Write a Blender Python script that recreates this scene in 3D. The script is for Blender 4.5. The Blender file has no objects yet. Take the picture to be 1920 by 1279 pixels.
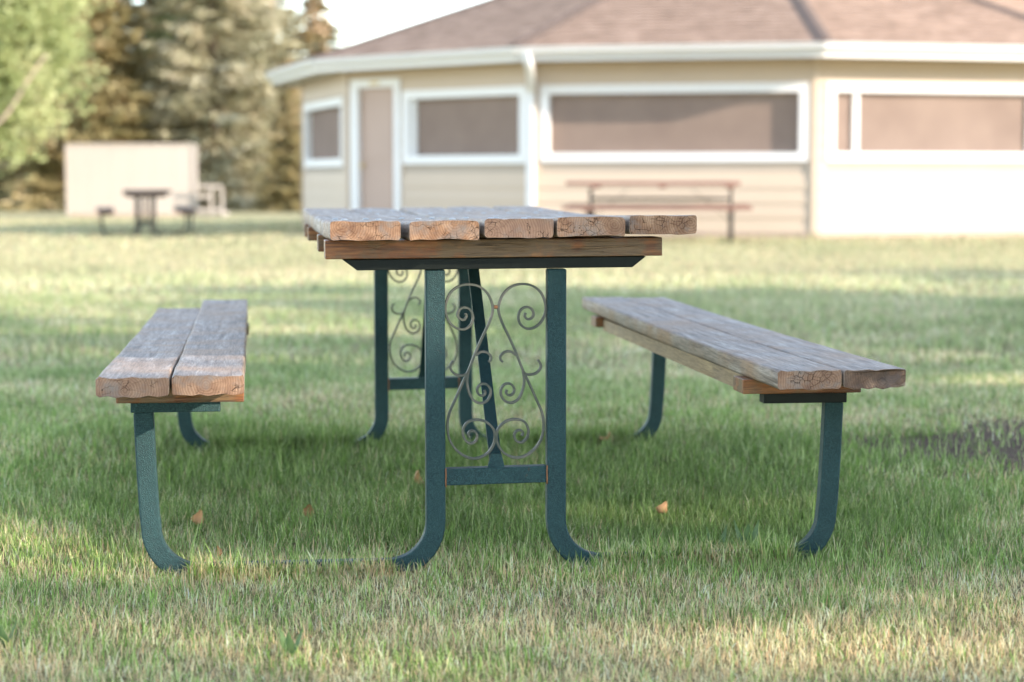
import bpy, math, random
import numpy as np
from mathutils import Vector
R = math.radians
SC = bpy.context.scene
COL = SC.collection

# ------------------------------------------------------------ camera, sky, sun, exposure
CAM_H = 0.85
cam_d = bpy.data.cameras.new('camera')
cam = bpy.data.objects.new('camera', cam_d); COL.objects.link(cam)
cam.location = (0, 0, CAM_H); cam.rotation_euler = (R(90 - 4.77), 0, 0)
cam_d.sensor_width = 36; cam_d.lens = 70; cam_d.clip_end = 900; cam_d.clip_start = 0.05
cam_d.dof.use_dof = True; cam_d.dof.focus_distance = 4.1; cam_d.dof.aperture_fstop = 3.3
SC.camera = cam
SUN_AZ, SUN_EL = 60, 21          # degrees right of straight-behind-camera, elevation
SX, SY = math.sin(R(SUN_AZ)), -math.cos(R(SUN_AZ))
TE = math.tan(R(SUN_EL))
w = bpy.data.worlds.new('World'); SC.world = w; w.use_nodes = True
nt = w.node_tree; bg = nt.nodes['Background']
sky = nt.nodes.new('ShaderNodeTexSky'); sky.sky_type = 'NISHITA'; sky.sun_disc = False
sky.sun_elevation = R(SUN_EL); sky.sun_rotation = math.atan2(SX, SY)
sky.air_density = 1.0; sky.dust_density = .1; sky.ozone_density = 1.6
hs = nt.nodes.new('ShaderNodeHueSaturation'); hs.inputs['Saturation'].default_value = .68
nt.links.new(sky.outputs[0], hs.inputs['Color']); nt.links.new(hs.outputs[0], bg.inputs[0]); bg.inputs[1].default_value = 0.15
sd = bpy.data.lights.new('sun', 'SUN'); sd.energy = 2.15; sd.angle = R(0.5); sd.color = (1, 0.86, 0.72)
sun = bpy.data.objects.new('sun', sd); COL.objects.link(sun)
sv = Vector((SX * math.cos(R(SUN_EL)), SY * math.cos(R(SUN_EL)), math.sin(R(SUN_EL))))
sun.rotation_euler = sv.to_track_quat('Z', 'Y').to_euler(); sun.location = sv * 40
vs = SC.view_settings
vs.view_transform = 'Standard'; vs.look = 'None'; vs.gamma = 1; vs.use_curve_mapping = False
vs.exposure = 2.26
SC.render.engine = 'CYCLES'
SC.cycles.transparent_max_bounces = 12

# ------------------------------------------------------------ noise in numpy
def _h(ix, iy, seed):
    n = (ix.astype(np.int64) * 374761393 + iy.astype(np.int64) * 668265263 + seed * 974711) & 0xffffffff
    n = ((n ^ (n >> 13)) * 1274126177) & 0xffffffff
    return ((n ^ (n >> 16)) & 0xffff) / 65535.0
def vnoise(x, y, seed=0):
    x = np.asarray(x, float); y = np.asarray(y, float)
    ix = np.floor(x); iy = np.floor(y); fx = x - ix; fy = y - iy
    fx = fx * fx * (3 - 2 * fx); fy = fy * fy * (3 - 2 * fy)
    a = _h(ix, iy, seed); b = _h(ix + 1, iy, seed); c = _h(ix, iy + 1, seed); d = _h(ix + 1, iy + 1, seed)
    return (a * (1 - fx) + b * fx) * (1 - fy) + (c * (1 - fx) + d * fx) * fy
def fbm(x, y, seed=0):
    return (vnoise(x, y, seed) * 4 + vnoise(x * 2.1, y * 2.1, seed + 1) * 2 + vnoise(x * 4.3, y * 4.3, seed + 2)) / 7
def sstep(a, b, x):
    t = np.clip((x - a) / (b - a), 0, 1); return t * t * (3 - 2 * t)
def ground_z(x, y):
    x = np.asarray(x, float); y = np.asarray(y, float)
    s = -0.0070 * np.maximum(0, y - 13) * sstep(-1.5, -5.5, x)
    s = np.maximum(s, -0.75)
    near = 1 - sstep(9, 22, y)
    s = s + .031 * (1 - sstep(6.5, 11, y))
    return s + (fbm(x * 1.3, y * 1.3, 5) - 0.5) * 0.022 * near + (fbm(x * .25, y * .25, 9) - .5) * .05 * sstep(9, 22, y) * (1 - sstep(22, 27, y) * sstep(-4, -2, x))

# ------------------------------------------------------------ materials
def new_mat(name):
    m = bpy.data.materials.new(name); m.use_nodes = True
    t = m.node_tree; b = t.nodes['Principled BSDF']
    return m, t, b
class NB:
    def __init__(s, t): s.t = t
    def n(s, typ, **kw):
        nd = s.t.nodes.new('ShaderNode' + typ)
        for k, v in kw.items():
            if k.startswith('i_'):
                k = k[2:]
                key = int(k) if k.isdigit() else k.replace('_', ' ')
                if hasattr(v, 'links') or isinstance(v, bpy.types.NodeSocket): s.t.links.new(v, nd.inputs[key])
                else: nd.inputs[key].default_value = v
            else: setattr(nd, k, v)
        return nd
    def tex(s): return s.n('TexCoord').outputs['Object']
    def pos(s): return s.n('NewGeometry').outputs['Position']
    def mapv(s, v, scale=(1, 1, 1), loc=(0, 0, 0)):
        m = s.n('Mapping'); s.t.links.new(v, m.inputs[0]); m.inputs['Scale'].default_value = scale; m.inputs['Location'].default_value = loc
        return m.outputs[0]
    def noise(s, v, scale, detail=4, rough=.55, dist=0):
        return s.n('TexNoise', i_Vector=v, i_Scale=scale, i_Detail=detail, i_Roughness=rough, i_Distortion=dist).outputs[0]
    def ramp(s, f, stops):
        r = s.n('ValToRGB'); s.t.links.new(f, r.inputs[0]); e = r.color_ramp.elements
        while len(e) < len(stops): e.new(0.5)
        for k, (p, c) in enumerate(stops):
            e[k].position = p; e[k].color = (*c, 1) if len(c) == 3 else c
        return r.outputs[0]
    def math(s, op, a, b=0.0, c=0.0):
        m = s.n('Math', operation=op)
        for k, v in enumerate((a, b, c)):
            if isinstance(v, bpy.types.NodeSocket): s.t.links.new(v, m.inputs[k])
            else: m.inputs[k].default_value = v
        return m.outputs[0]
    def mix(s, f, a, b, mode='MIX'):
        m = s.n('Mix', data_type='RGBA', blend_type=mode)
        for k, v in ((0, f), (6, a), (7, b)):
            if isinstance(v, bpy.types.NodeSocket): s.t.links.new(v, m.inputs[k])
            else: m.inputs[k].default_value = v if k == 0 else (*v, 1)
        return m.outputs[2]
    def bump(s, h, strength, dist=0.002):
        b = s.n('Bump'); s.t.links.new(h, b.inputs['Height']); b.inputs['Strength'].default_value = strength; b.inputs['Distance'].default_value = dist
        return b.outputs[0]
    def link(s, a, b): s.t.links.new(a, b)
def W(c): return (c, c, c)

def simple(name, col, rough=.6, var=.12, scale=3, bump=0, bs=40, spec=.4):
    m, t, b = new_mat(name); q = NB(t); v = q.tex()
    n = q.noise(v, scale, 5)
    c = q.mix(n, tuple(x * (1 - var) for x in col), tuple(min(1, x * (1 + var)) for x in col))
    q.link(c, b.inputs['Base Color']); b.inputs['Roughness'].default_value = rough
    b.inputs['Specular IOR Level'].default_value = spec
    if bump: q.link(q.bump(q.noise(v, bs, 4), bump), b.inputs['Normal'])
    return m

def wood_surface(name, tones, stripe_axis=1, crackamt=.5, rough=.62, spec=.5, bl=(6, .42, .68)):
    """weathered board face, grain along local y"""
    m, t, b = new_mat(name); q = NB(t); v0 = q.tex()
    rnd = q.n('ObjectInfo').outputs['Random']
    off = q.n('CombineXYZ', i_X=q.math('MULTIPLY', rnd, 7.3), i_Y=q.math('MULTIPLY', rnd, 31.7), i_Z=q.math('MULTIPLY', rnd, 13.1)).outputs[0]
    v = q.n('VectorMath', operation='ADD', i_0=v0, i_1=off).outputs[0]
    s1 = (1, .06, 1) if stripe_axis == 1 else (.06, 1, 1)
    g1 = q.noise(q.mapv(v, tuple(a * 55 for a in s1)), 1, 6, .6, .6)
    g2 = q.noise(q.mapv(v, tuple(a * 260 for a in s1)), 1, 4, .7, .3)
    blot = q.noise(v, bl[0], 5, .6)
    c = q.ramp(g1, [(.3, tones[0]), (.5, tones[1]), (.7, tones[2])])
    c = q.mix(q.ramp(blot, [(bl[1], W(0)), (bl[2], W(1))]), c, tones[3])
    fine = q.ramp(g2, [(.38, W(.5)), (.58, W(1.0))])
    c = q.mix(.8, c, fine, 'MULTIPLY')
    # long drying checks
    ck = q.noise(q.mapv(v, tuple(a * 75 * (1 if a == 1 else .5) for a in s1)), 1, 3, .55, 1.2)
    line = q.math('ABSOLUTE', q.math('SUBTRACT', ck, .5))
    mask = q.ramp(q.noise(v, 5, 2), [(.5, W(0)), (.62, W(1))])
    crack = q.math('MULTIPLY', q.ramp(line, [(.0, W(1)), (.012, W(0))]), mask)
    c = q.mix(q.math('MULTIPLY', crack, crackamt), c, (.05, .04, .035))
    kv = q.n('TexVoronoi', i_Vector=q.mapv(v, (7, 1.5, 7)), i_Scale=1.).outputs[0]
    knot = q.ramp(kv, [(.0, W(1)), (.085, W(.75)), (.12, W(0))])
    c = q.mix(q.math('MULTIPLY', knot, .8), c, (.09, .05, .03))
    q.link(c, b.inputs['Base Color'])
    b.inputs['Roughness'].default_value = rough; b.inputs['Specular IOR Level'].default_value = spec
    h = q.math('SUBTRACT', q.math('ADD', q.math('MULTIPLY', g1, .6), q.math('MULTIPLY', g2, .5)), q.math('MULTIPLY', crack, 1.5))
    q.link(q.bump(h, .55, .003), b.inputs['Normal'])
    return m

def end_grain(name='end_grain_wood', dark=0):
    m, t, b = new_mat(name); q = NB(t); v0 = q.tex()
    rnd = q.n('ObjectInfo').outputs['Random']
    r2 = q.math('FRACT', q.math('MULTIPLY', rnd, 17.31)); r3 = q.math('FRACT', q.math('MULTIPLY', rnd, 57.77))
    off = q.n('CombineXYZ', i_X=q.math('MULTIPLY', q.math('SUBTRACT', r2, .5), .12), i_Y=q.math('MULTIPLY', rnd, 3.0), i_Z=q.math('MULTIPLY', q.math('SUBTRACT', r3, .5), .03)).outputs[0]
    v = q.n('VectorMath', operation='ADD', i_0=v0, i_1=off).outputs[0]
    wob = q.n('TexNoise', i_Vector=v, i_Scale=45., i_Detail=3.)
    wv = q.n('VectorMath', operation='SCALE', i_0=q.n('VectorMath', operation='SUBTRACT', i_0=wob.outputs['Color'], i_1=(.5, .5, .5)).outputs[0]); wv.inputs['Scale'].default_value = .010
    p = q.n('VectorMath', operation='ADD', i_0=v, i_1=wv.outputs[0]).outputs[0]
    sp = q.n('SeparateXYZ', i_0=p)
    x, z = sp.outputs[0], sp.outputs[2]
    r = q.math('SQRT', q.math('ADD', q.math('MULTIPLY', x, x), q.math('MULTIPLY', z, z)))
    ring = q.math('ADD', q.math('MULTIPLY', q.math('SINE', q.math('MULTIPLY', r, 1250.)), .5), .5)
    ang = q.math('ARCTAN2', z, x)
    # checks that run outwards from the pith
    an = q.math('ADD', q.math('MULTIPLY', ang, 2.6), q.math('MULTIPLY', q.noise(v, 28, 3), 3.2))
    rad = q.math('ABSOLUTE', q.math('SINE', q.math('MULTIPLY', an, 2.)))
    radc = q.ramp(rad, [(0, W(1)), (.06, W(0))])
    radc = q.math('MULTIPLY', radc, q.ramp(q.noise(v, 33, 2), [(.42, W(0)), (.50, W(1))]))
    vo = q.n('TexVoronoi', feature='DISTANCE_TO_EDGE', i_Vector=q.mapv(p, (1, .001, 1.25)), i_Scale=62.).outputs[0]
    vc = q.ramp(vo, [(0, W(1)), (.034, W(0))])
    vc = q.math('MULTIPLY', vc, q.ramp(q.noise(v, 20, 2), [(.54, W(0)), (.6, W(.9))]))
    crack = q.math('MAXIMUM', radc, vc)
    base = q.ramp(q.noise(v, 30, 5, .65), [(.3, (.17, .085, .048)), (.5, (.31, .175, .10)), (.68, (.46, .29, .18))])
    base = q.mix(q.math('MULTIPLY', r3, .75), base, (.20, .14, .11))
    c = q.mix(.42, base, q.ramp(ring, [(0, (.45, .33, .26)), (1, (1, 1, 1))]), 'MULTIPLY')
    # greyed weather stains
    c = q.mix(q.ramp(q.noise(v, 14, 5, .7), [(.50, W(0)), (.66, W(.8))]), c, (.20, .175, .155))
    if dark: c = q.mix(q.ramp(q.noise(v0, 26, 5, .7), [(.3, W(.95)), (.62, W(.6)), (.66, W(.3))]), c, (.065, .05, .042))
    c = q.mix(q.math('MULTIPLY', crack, 1.0), c, (.018, .010, .007))
    q.link(c, b.inputs['Base Color']); b.inputs['Roughness'].default_value = .85; b.inputs['Specular IOR Level'].default_value = .2
    h = q.math('SUBTRACT', q.math('ADD', q.math('MULTIPLY', ring, .12), q.math('MULTIPLY', q.noise(v, 400, 3), .25)), crack)
    q.link(q.bump(h, .8, .002), b.inputs['Normal'])
    return m

def painted_steel():
    m, t, b = new_mat('hammered_green_steel'); q = NB(t); v = q.tex()
    f = q.n('TexVoronoi', i_Vector=v, i_Scale=560.).outputs[0]
    n = q.noise(v, 8, 5)
    c = q.mix(q.ramp(n, [(.35, W(0)), (.65, W(1))]), (.004, .016, .021), (.009, .030, .034))
    c = q.mix(q.ramp(f, [(.33, W(0)), (.7, W(.8))]), c, (.034, .09, .088))
    sc = q.ramp(q.noise(v, 60, 6, .7), [(.70, W(0)), (.76, W(.8))])
    c = q.mix(sc, c, (.12, .15, .15))
    rust = q.ramp(q.noise(v, 22, 6, .75), [(.66, W(0)), (.74, W(.8))])
    c = q.mix(rust, c, (.12, .05, .025))
    q.link(c, b.inputs['Base Color']); b.inputs['Metallic'].default_value = .25
    q.link(q.math('ADD', q.math('MULTIPLY', q.noise(v, 15, 3), .3), .3), b.inputs['Roughness'])
    b.inputs['Specular IOR Level'].default_value = .32
    q.link(q.bump(f, .8, .0015), b.inputs['Normal'])
    return m
def dark_steel():
    return simple('dark_green_black_steel', (.005, .008, .006), .55, .4, 30, .3, 300, .2)
def scroll_iron():
    m, t, b = new_mat('faded_scroll_iron'); q = NB(t); v = q.tex()
    c = q.ramp(q.noise(v, 25, 5, .65), [(.3, (.03, .042, .032)), (.5, (.075, .08, .06)), (.7, (.14, .125, .10))])
    q.link(c, b.inputs['Base Color']); b.inputs['Roughness'].default_value = .55; b.inputs['Metallic'].default_value = .2
    return m

M = {}
M['board'] = wood_surface('weathered_grey_board', [(.13, .09, .062), (.30, .245, .20), (.46, .395, .335), (.33, .21, .125)])
M['end'] = end_grain(); M['end_dark'] = end_grain('grey_rotten_end_grain', 1)
M['cleat'] = wood_surface('stained_orange_board', [(.05, .016, .005), (.25, .085, .02), (.40, .19, .06), (.17, .10, .045)], stripe_axis=0, crackamt=.8, rough=.5, bl=(10, .46, .56))
M['stiff'] = wood_surface('tan_board', [(.30, .19, .09), (.42, .29, .15), (.50, .36, .20), (.34, .24, .14)], crackamt=.4)
M['steel'] = painted_steel(); M['dark'] = dark_steel(); M['scroll'] = scroll_iron()
M['rust'] = simple('rusty_weld', (.24, .11, .05), .8, .5, 60, .6, 200)
M['bolt'] = simple('galvanised_bolt', (.35, .36, .37), .4, .3, 60)
M['white'] = simple('white_painted_trim', (.68, .67, .66), .5, .03, 2)
M['gutter'] = simple('off_white_metal_gutter', (.62, .605, .585), .38, .05, 1.5)
M['siding'] = simple('beige_vinyl_siding', (.49, .395, .305), .6, .05, 1.2)
M['door'] = simple('dusty_pink_door_paint', (.40, .29, .235), .6, .08, 1.5)
M['brass'] = simple('brass', (.55, .38, .12), .35, .1, 5)
M['soffit'] = simple('soffit_panel', (.66, .60, .50), .7, .05, 1)
M['inside'] = simple('plywood_inside_wall', (.38, .32, .26), .8, .1, 1)
M['concrete'] = simple('concrete_footing', (.40, .30, .25), .85, .15, 3)
M['bgwood'] = simple('brown_red_boards', (.22, .125, .095), .7, .2, 6)
M['bgdark'] = simple('dark_weathered_boards', (.17, .11, .08), .7, .2, 6)
M['bgsteel'] = simple('dull_painted_pipe', (.03, .026, .022), .5, .2, 6)
M['panel'] = simple('whitewashed_plywood', (.40, .35, .305), .7, .06, 1.4)

def roof_mat():
    m, t, b = new_mat('pinkish_brown_asphalt_shingles'); q = NB(t); v = q.tex()
    n1 = q.noise(q.mapv(v, (1, 1, 6)), 3.2, 6, .7); n2 = q.noise(v, 40, 3, .7); n3 = q.noise(v, .6, 3)
    c = q.ramp(n1, [(.32, (.18, .12, .085)), (.5, (.29, .20, .145)), (.68, (.42, .30, .225))])
    c = q.mix(.5, c, q.ramp(n2, [(.3, W(.65)), (.7, W(1))]), 'MULTIPLY')
    c = q.mix(.35, c, q.ramp(n3, [(.3, W(.75)), (.7, W(1))]), 'MULTIPLY')
    q.link(c, b.inputs['Base Color']); b.inputs['Roughness'].default_value = .9; b.inputs['Specular IOR Level'].default_value = .2
    q.link(q.bump(n2, .6, .01), b.inputs['Normal'])
    return m
M['roof'] = roof_mat()
M['cap'] = simple('dark_brown_hip_cap', (.11, .078, .06), .9, .2, 4)
def screen_mat():
    m, t, b = new_mat('brown_insect_mesh'); q = NB(t); v = q.tex()
    c = q.mix(q.noise(v, 1.6, 3), (.21, .155, .13), (.34, .26, .215))
    q.link(c, b.inputs['Base Color']); b.inputs['Roughness'].default_value = .9; b.inputs['Specular IOR Level'].default_value = .1
    tr = q.n('BsdfTransparent'); mx = q.n('MixShader', i_0=.78, i_1=tr.outputs[0], i_2=b.outputs[0])
    q.link(mx.outputs[0], t.nodes['Material Output'].inputs[0])
    return m
M['screen'] = screen_mat()
def leafy(name, attr=None, cols=None, trans=.35, rough=.55, scale=.8, seedcol=True):
    m, t, b = new_mat(name); q = NB(t)
    if attr:
        c = q.n('Attribute', attribute_name=attr).outputs['Color']
    else:
        rnd = q.n('ObjectInfo').outputs['Random']
        v = q.n('VectorMath', operation='ADD', i_0=q.tex(), i_1=q.n('CombineXYZ', i_X=q.math('MULTIPLY', rnd, 40.)).outputs[0]).outputs[0]
        n = q.noise(v, scale, 5, .75)
        c = q.ramp(n, [(.3, cols[0]), (.47, cols[1]), (.6, cols[2]), (.72, cols[3])])
    q.link(c, b.inputs['Base Color']); b.inputs['Roughness'].default_value = rough; b.inputs['Specular IOR Level'].default_value = .25
    tl = q.n('BsdfTranslucent'); q.link(c, tl.inputs[0])
    mx = q.n('MixShader', i_0=trans, i_1=b.outputs[0], i_2=tl.outputs[0])
    q.link(mx.outputs[0], t.nodes['Material Output'].inputs[0])
    return m
M['grass'] = leafy('grass_blades', attr='tint', trans=.42)
M['spruce'] = leafy('spruce_needles', cols=[(.13, .12, .05), (.32, .27, .12), (.52, .42, .23), (.68, .52, .32)], trans=.35, scale=.9)
M['bluespruce'] = leafy('blue_spruce_needles', cols=[(.14, .14, .085), (.38, .355, .22), (.62, .56, .41), (.76, .66, .50)], trans=.35, scale=.9)
M['cones'] = simple('spruce_cones', (.40, .28, .17), .7, .3, 5)
M['aspen'] = leafy('pale_broad_leaves', cols=[(.20, .24, .08), (.38, .42, .19), (.52, .53, .28), (.70, .62, .38)], trans=.45, scale=.8)
M['green'] = leafy('green_broad_leaves', cols=[(.04, .08, .02), (.06, .11, .03), (.09, .14, .04), (.12, .16, .05)], trans=.3)
M['bark'] = simple('pale_bark', (.38, .29, .22), .9, .35, 8, .6, 30)
M['darkbark'] = simple('dark_bark', (.11, .08, .06), .9, .35, 8, .6, 30)
M['fallen'] = simple('dry_orange_leaf', (.44, .24, .11), .7, .3, 30)
M['weed'] = leafy('weed_leaf', cols=[(.08, .14, .05), (.11, .18, .07), (.14, .21, .08), (.18, .25, .10)], trans=.35, scale=40)
def ground_mat():
    m, t, b = new_mat('lawn_thatch_and_soil'); q = NB(t); v = q.pos()
    sc = q.ramp(q.noise(v, 55, 5, .7), [(.3, (.09, .07, .035)), (.5, (.20, .17, .08)), (.7, (.34, .29, .15))])
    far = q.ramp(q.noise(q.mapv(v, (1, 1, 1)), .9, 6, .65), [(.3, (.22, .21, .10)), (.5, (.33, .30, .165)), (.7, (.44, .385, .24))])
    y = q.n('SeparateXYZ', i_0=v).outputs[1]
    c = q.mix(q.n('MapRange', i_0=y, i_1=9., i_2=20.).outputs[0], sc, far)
    # bare soil
    d = q.n('VectorMath', operation='SUBTRACT', i_0=v, i_1=(1.75, 5.95, 0)).outputs[0]
    dl = q.n('VectorMath', operation='LENGTH', i_0=q.mapv(d, (1.05, 1.0, 0))).outputs['Value']
    dl = q.math('ADD', dl, q.math('MULTIPLY', q.math('SUBTRACT', q.noise(v, 5, 4), .5), .7))
    k = q.ramp(dl, [(.65, W(1)), (.95, W(0))])
    soil = q.ramp(q.noise(v, 30, 6, .7), [(.3, (.03, .020, .014)), (.55, (.11, .075, .052)), (.75, (.22, .16, .12))])
    c = q.mix(k, c, soil)
    q.link(c, b.inputs['Base Color']); b.inputs['Roughness'].default_value = .95; b.inputs['Specular IOR Level'].default_value = .1
    q.link(q.bump(q.noise(v, 45, 5, .7), .8, .02), b.inputs['Normal'])
    return m
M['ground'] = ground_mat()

# ------------------------------------------------------------ object helpers
def mesh(name, V, F, mats, idx=None, smooth=False):
    me = bpy.data.meshes.new(name); me.from_pydata([tuple(v) for v in V], [], [tuple(f) for f in F])
    for m in (mats if isinstance(mats, (list, tuple)) else [mats]): me.materials.append(m)
    if idx is not None: me.polygons.foreach_set('material_index', idx)
    if smooth: me.polygons.foreach_set('use_smooth', [True] * len(F))
    me.update(); return me
def obj(name, me, parent=None, loc=(0, 0, 0), rot=(0, 0, 0)):
    o = bpy.data.objects.new(name, me); COL.objects.link(o)
    o.parent = parent; o.location = loc; o.rotation_euler = rot
    return o
def thing(name, label, cat, loc=(0, 0, 0), rz=0, group=None, me=None):
    o = bpy.data.objects.new(name, me); COL.objects.link(o)
    o.location = loc; o.rotation_euler = (0, 0, rz); o['label'] = label; o['category'] = cat
    if group: o['group'] = group
    return o
def tag(o, label, cat, group=None):
    o['label'] = label; o['category'] = cat
    if group: o['group'] = group
    return o
def box_geo(x0, x1, y0, y1, z0, z1):
    V = [(x0, y0, z0), (x1, y0, z0), (x1, y1, z0), (x0, y1, z0), (x0, y0, z1), (x1, y0, z1), (x1, y1, z1), (x0, y1, z1)]
    F = [(0, 3, 2, 1), (4, 5, 6, 7), (0, 1, 5, 4), (1, 2, 6, 5), (2, 3, 7, 6), (3, 0, 4, 7)]
    return V, F
def join(parts):
    V = []; F = []
    for v, f in parts:
        o = len(V); V += list(v); F += [tuple(i + o for i in g) for g in f]
    return V, F
def bevel(o, wdt=.002, seg=2):
    m = o.modifiers.new('bevel', 'BEVEL'); m.width = wdt; m.segments = seg; m.limit_method = 'ANGLE'; m.angle_limit = R(40)
    return o
def sweep(path, a, b, side=Vector((0, 1, 0)), closed_ends=True, taper=None, n=4):
    """rectangular (n=4) or round section swept along path; a = half width in the plane of the path, b = half width along side"""
    P = [Vector(p) for p in path]; V = []; F = []
    for i, p in enumerate(P):
        t = (P[min(i + 1, len(P) - 1)] - P[max(i - 1, 0)]).normalized()
        s = side - t * side.dot(t)
        if s.length < 1e-4: s = Vector((1, 0, 0)) - t * t.x
        s.normalize(); u = t.cross(s)
        k = taper[i] if taper else 1
        if n == 4:
            for da, db in ((-1, -1), (1, -1), (1, 1), (-1, 1)): V.append(p + u * a * da * k + s * b * db * k)
        else:
            for j in range(n):
                an = 2 * math.pi * j / n; V.append(p + u * a * k * math.cos(an) + s * b * k * math.sin(an))
    for i in range(len(P) - 1):
        for j in range(n):
            k = (j + 1) % n
            F.append((i * n + j, i * n + k, (i + 1) * n + k, (i + 1) * n + j))
    if closed_ends:
        F.append(tuple(range(n))[::-1]); F.append(tuple((len(P) - 1) * n + j for j in range(n)))
    return V, F
def catmull(pts, k=6):
    P = [pts[0]] + list(pts) + [pts[-1]]; out = []
    for i in range(1, len(P) - 2):
        for s in range(k):
            t = s / k
            out.append(tuple(.5 * (2 * P[i][d] + (P[i + 1][d] - P[i - 1][d]) * t + (2 * P[i - 1][d] - 5 * P[i][d] + 4 * P[i + 1][d] - P[i + 2][d]) * t * t
                             + (-P[i - 1][d] + 3 * P[i][d] - 3 * P[i + 1][d] + P[i + 2][d]) * t ** 3) for d in range(len(pts[0]))))
    out.append(tuple(pts[-1])); return out

def plank_mesh(name, wd, th, L, zf=None, uf=None, r=.007, seed=0, rough_end=.0012, mats=None, segs=36, cup=0.0015, bevel_end=0):
    """rounded board, origin at the centre of its near end, grain along y"""
    rng = random.Random(seed)
    hw, ht = wd / 2, th / 2
    sec = []
    nb = 9
    for k in range(nb): sec.append((-hw + r + (wd - 2 * r) * k / (nb - 1), -ht))
    for a in (-60, -30, 0): sec.append((hw - r + r * math.cos(R(a)), -ht + r + r * math.sin(R(a))))
    for a in (0, 30, 60): sec.append((hw - r + r * math.cos(R(a)), ht - r + r * math.sin(R(a))))
    for k in range(nb): sec.append((hw - r - (wd - 2 * r) * k / (nb - 1), ht))
    for a in (120, 150, 180): sec.append((-hw + r + r * math.cos(R(a)), ht - r + r * math.sin(R(a))))
    for a in (180, 210, 240): sec.append((-hw + r + r * math.cos(R(a)), -ht + r + r * math.sin(R(a))))
    n = len(sec); V = []; F = []; idx = []
    ys = [0, .0025] + [L * (i / segs) ** 1.0 for i in range(1, segs)] + [L - .0025, L]
    ex = [rng.uniform(-1, 1) for _ in range(n)]
    for i, y in enumerate(ys):
        end = i in (0, len(ys) - 1)
        for j, (x, z) in enumerate(sec):
            sx = .992 if end else 1; sz = .965 if end else 1
            zz = z * sz + cup * ((x / hw) ** 2 - .3)
            xx = x * sx
            wob = .0008 * math.sin(y * 9 + seed) + .0006 * math.sin(y * 23 + j)
            if y < .03: zz += ex[j] * rough_end * (1 - y / .03); 
            yy = y
            if bevel_end and i <= 3 and x > hw - .03: yy += bevel_end * (x - (hw - .03)) / .03 * (1 - y / .2 if y < .2 else 0)
            if bevel_end and i == 0 and x > hw - .03 and z < 0: zz += bevel_end * .5 * (x - (hw - .03)) / .03
            V.append((xx + (uf(y) if uf else 0) + wob, yy, zz + (zf(y) if zf else 0)))
    for i in range(len(ys) - 1):
        for j in range(n):
            k = (j + 1) % n
            F.append((i * n + j, i * n + k, (i + 1) * n + k, (i + 1) * n + j)); idx.append(0)
    F.append(tuple(range(n))[::-1]); idx.append(1)
    F.append(tuple((len(ys) - 1) * n + j for j in range(n))); idx.append(1)
    F = [tuple(reversed(f)) for f in F]
    F = [tuple(reversed(f)) for f in F]
    me = mesh(name, V, F, mats or [M['board'], M['end']], idx)
    me.polygons.foreach_set('use_smooth', [i == 0 for i in idx])
    me.update()
    return me

# scroll centre lines, measured on the right half of the near panel (zoom pixels), axis at x=746
SCR = [
 [(924,292),(918,312),(935,330),(960,322),(970,298),(958,270),(930,258),(897,272),(880,312),(890,355),(925,384),(968,382),(1010,352),(1037,300),(1040,240),(1012,172),(962,134),(905,123),(845,135),(795,175),(767,235),(764,285),(785,350),(828,440),(868,530),(905,625),(950,720),(990,810),(1020,880),(1031,950),(1020,1030),(980,1095),(922,1138),(860,1148),(800,1123),(760,1070),(750,1015),(765,968),(810,930),(868,920),(918,938),(940,985),(930,1032),(900,1058),(868,1048),(856,1015),(870,990),(895,986),(908,1003),(900,1020)],
 [(864,540),(835,520),(800,522),(775,545),(776,568),(788,580)],
 [(905,632),(930,655),(975,653),(1005,630),(1013,600),(996,570)],
 [(908,636),(915,690),(905,750),(880,800),(840,822),(800,810),(778,775),(778,740),(800,712),(832,710),(855,735),(850,765),(828,778),(808,765),(812,745)],
]
def scroll_mesh():
    parts = []
    S = .3205 / 905.0
    for sgn in (1, -1):
        for c in SCR:
            pts = [(sgn * (x - 746) * S, 0, (1190 - y) * S) for x, y in catmull(c, 5)]
            parts.append(sweep(pts, .0024, .006))
    return join(parts)

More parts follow.
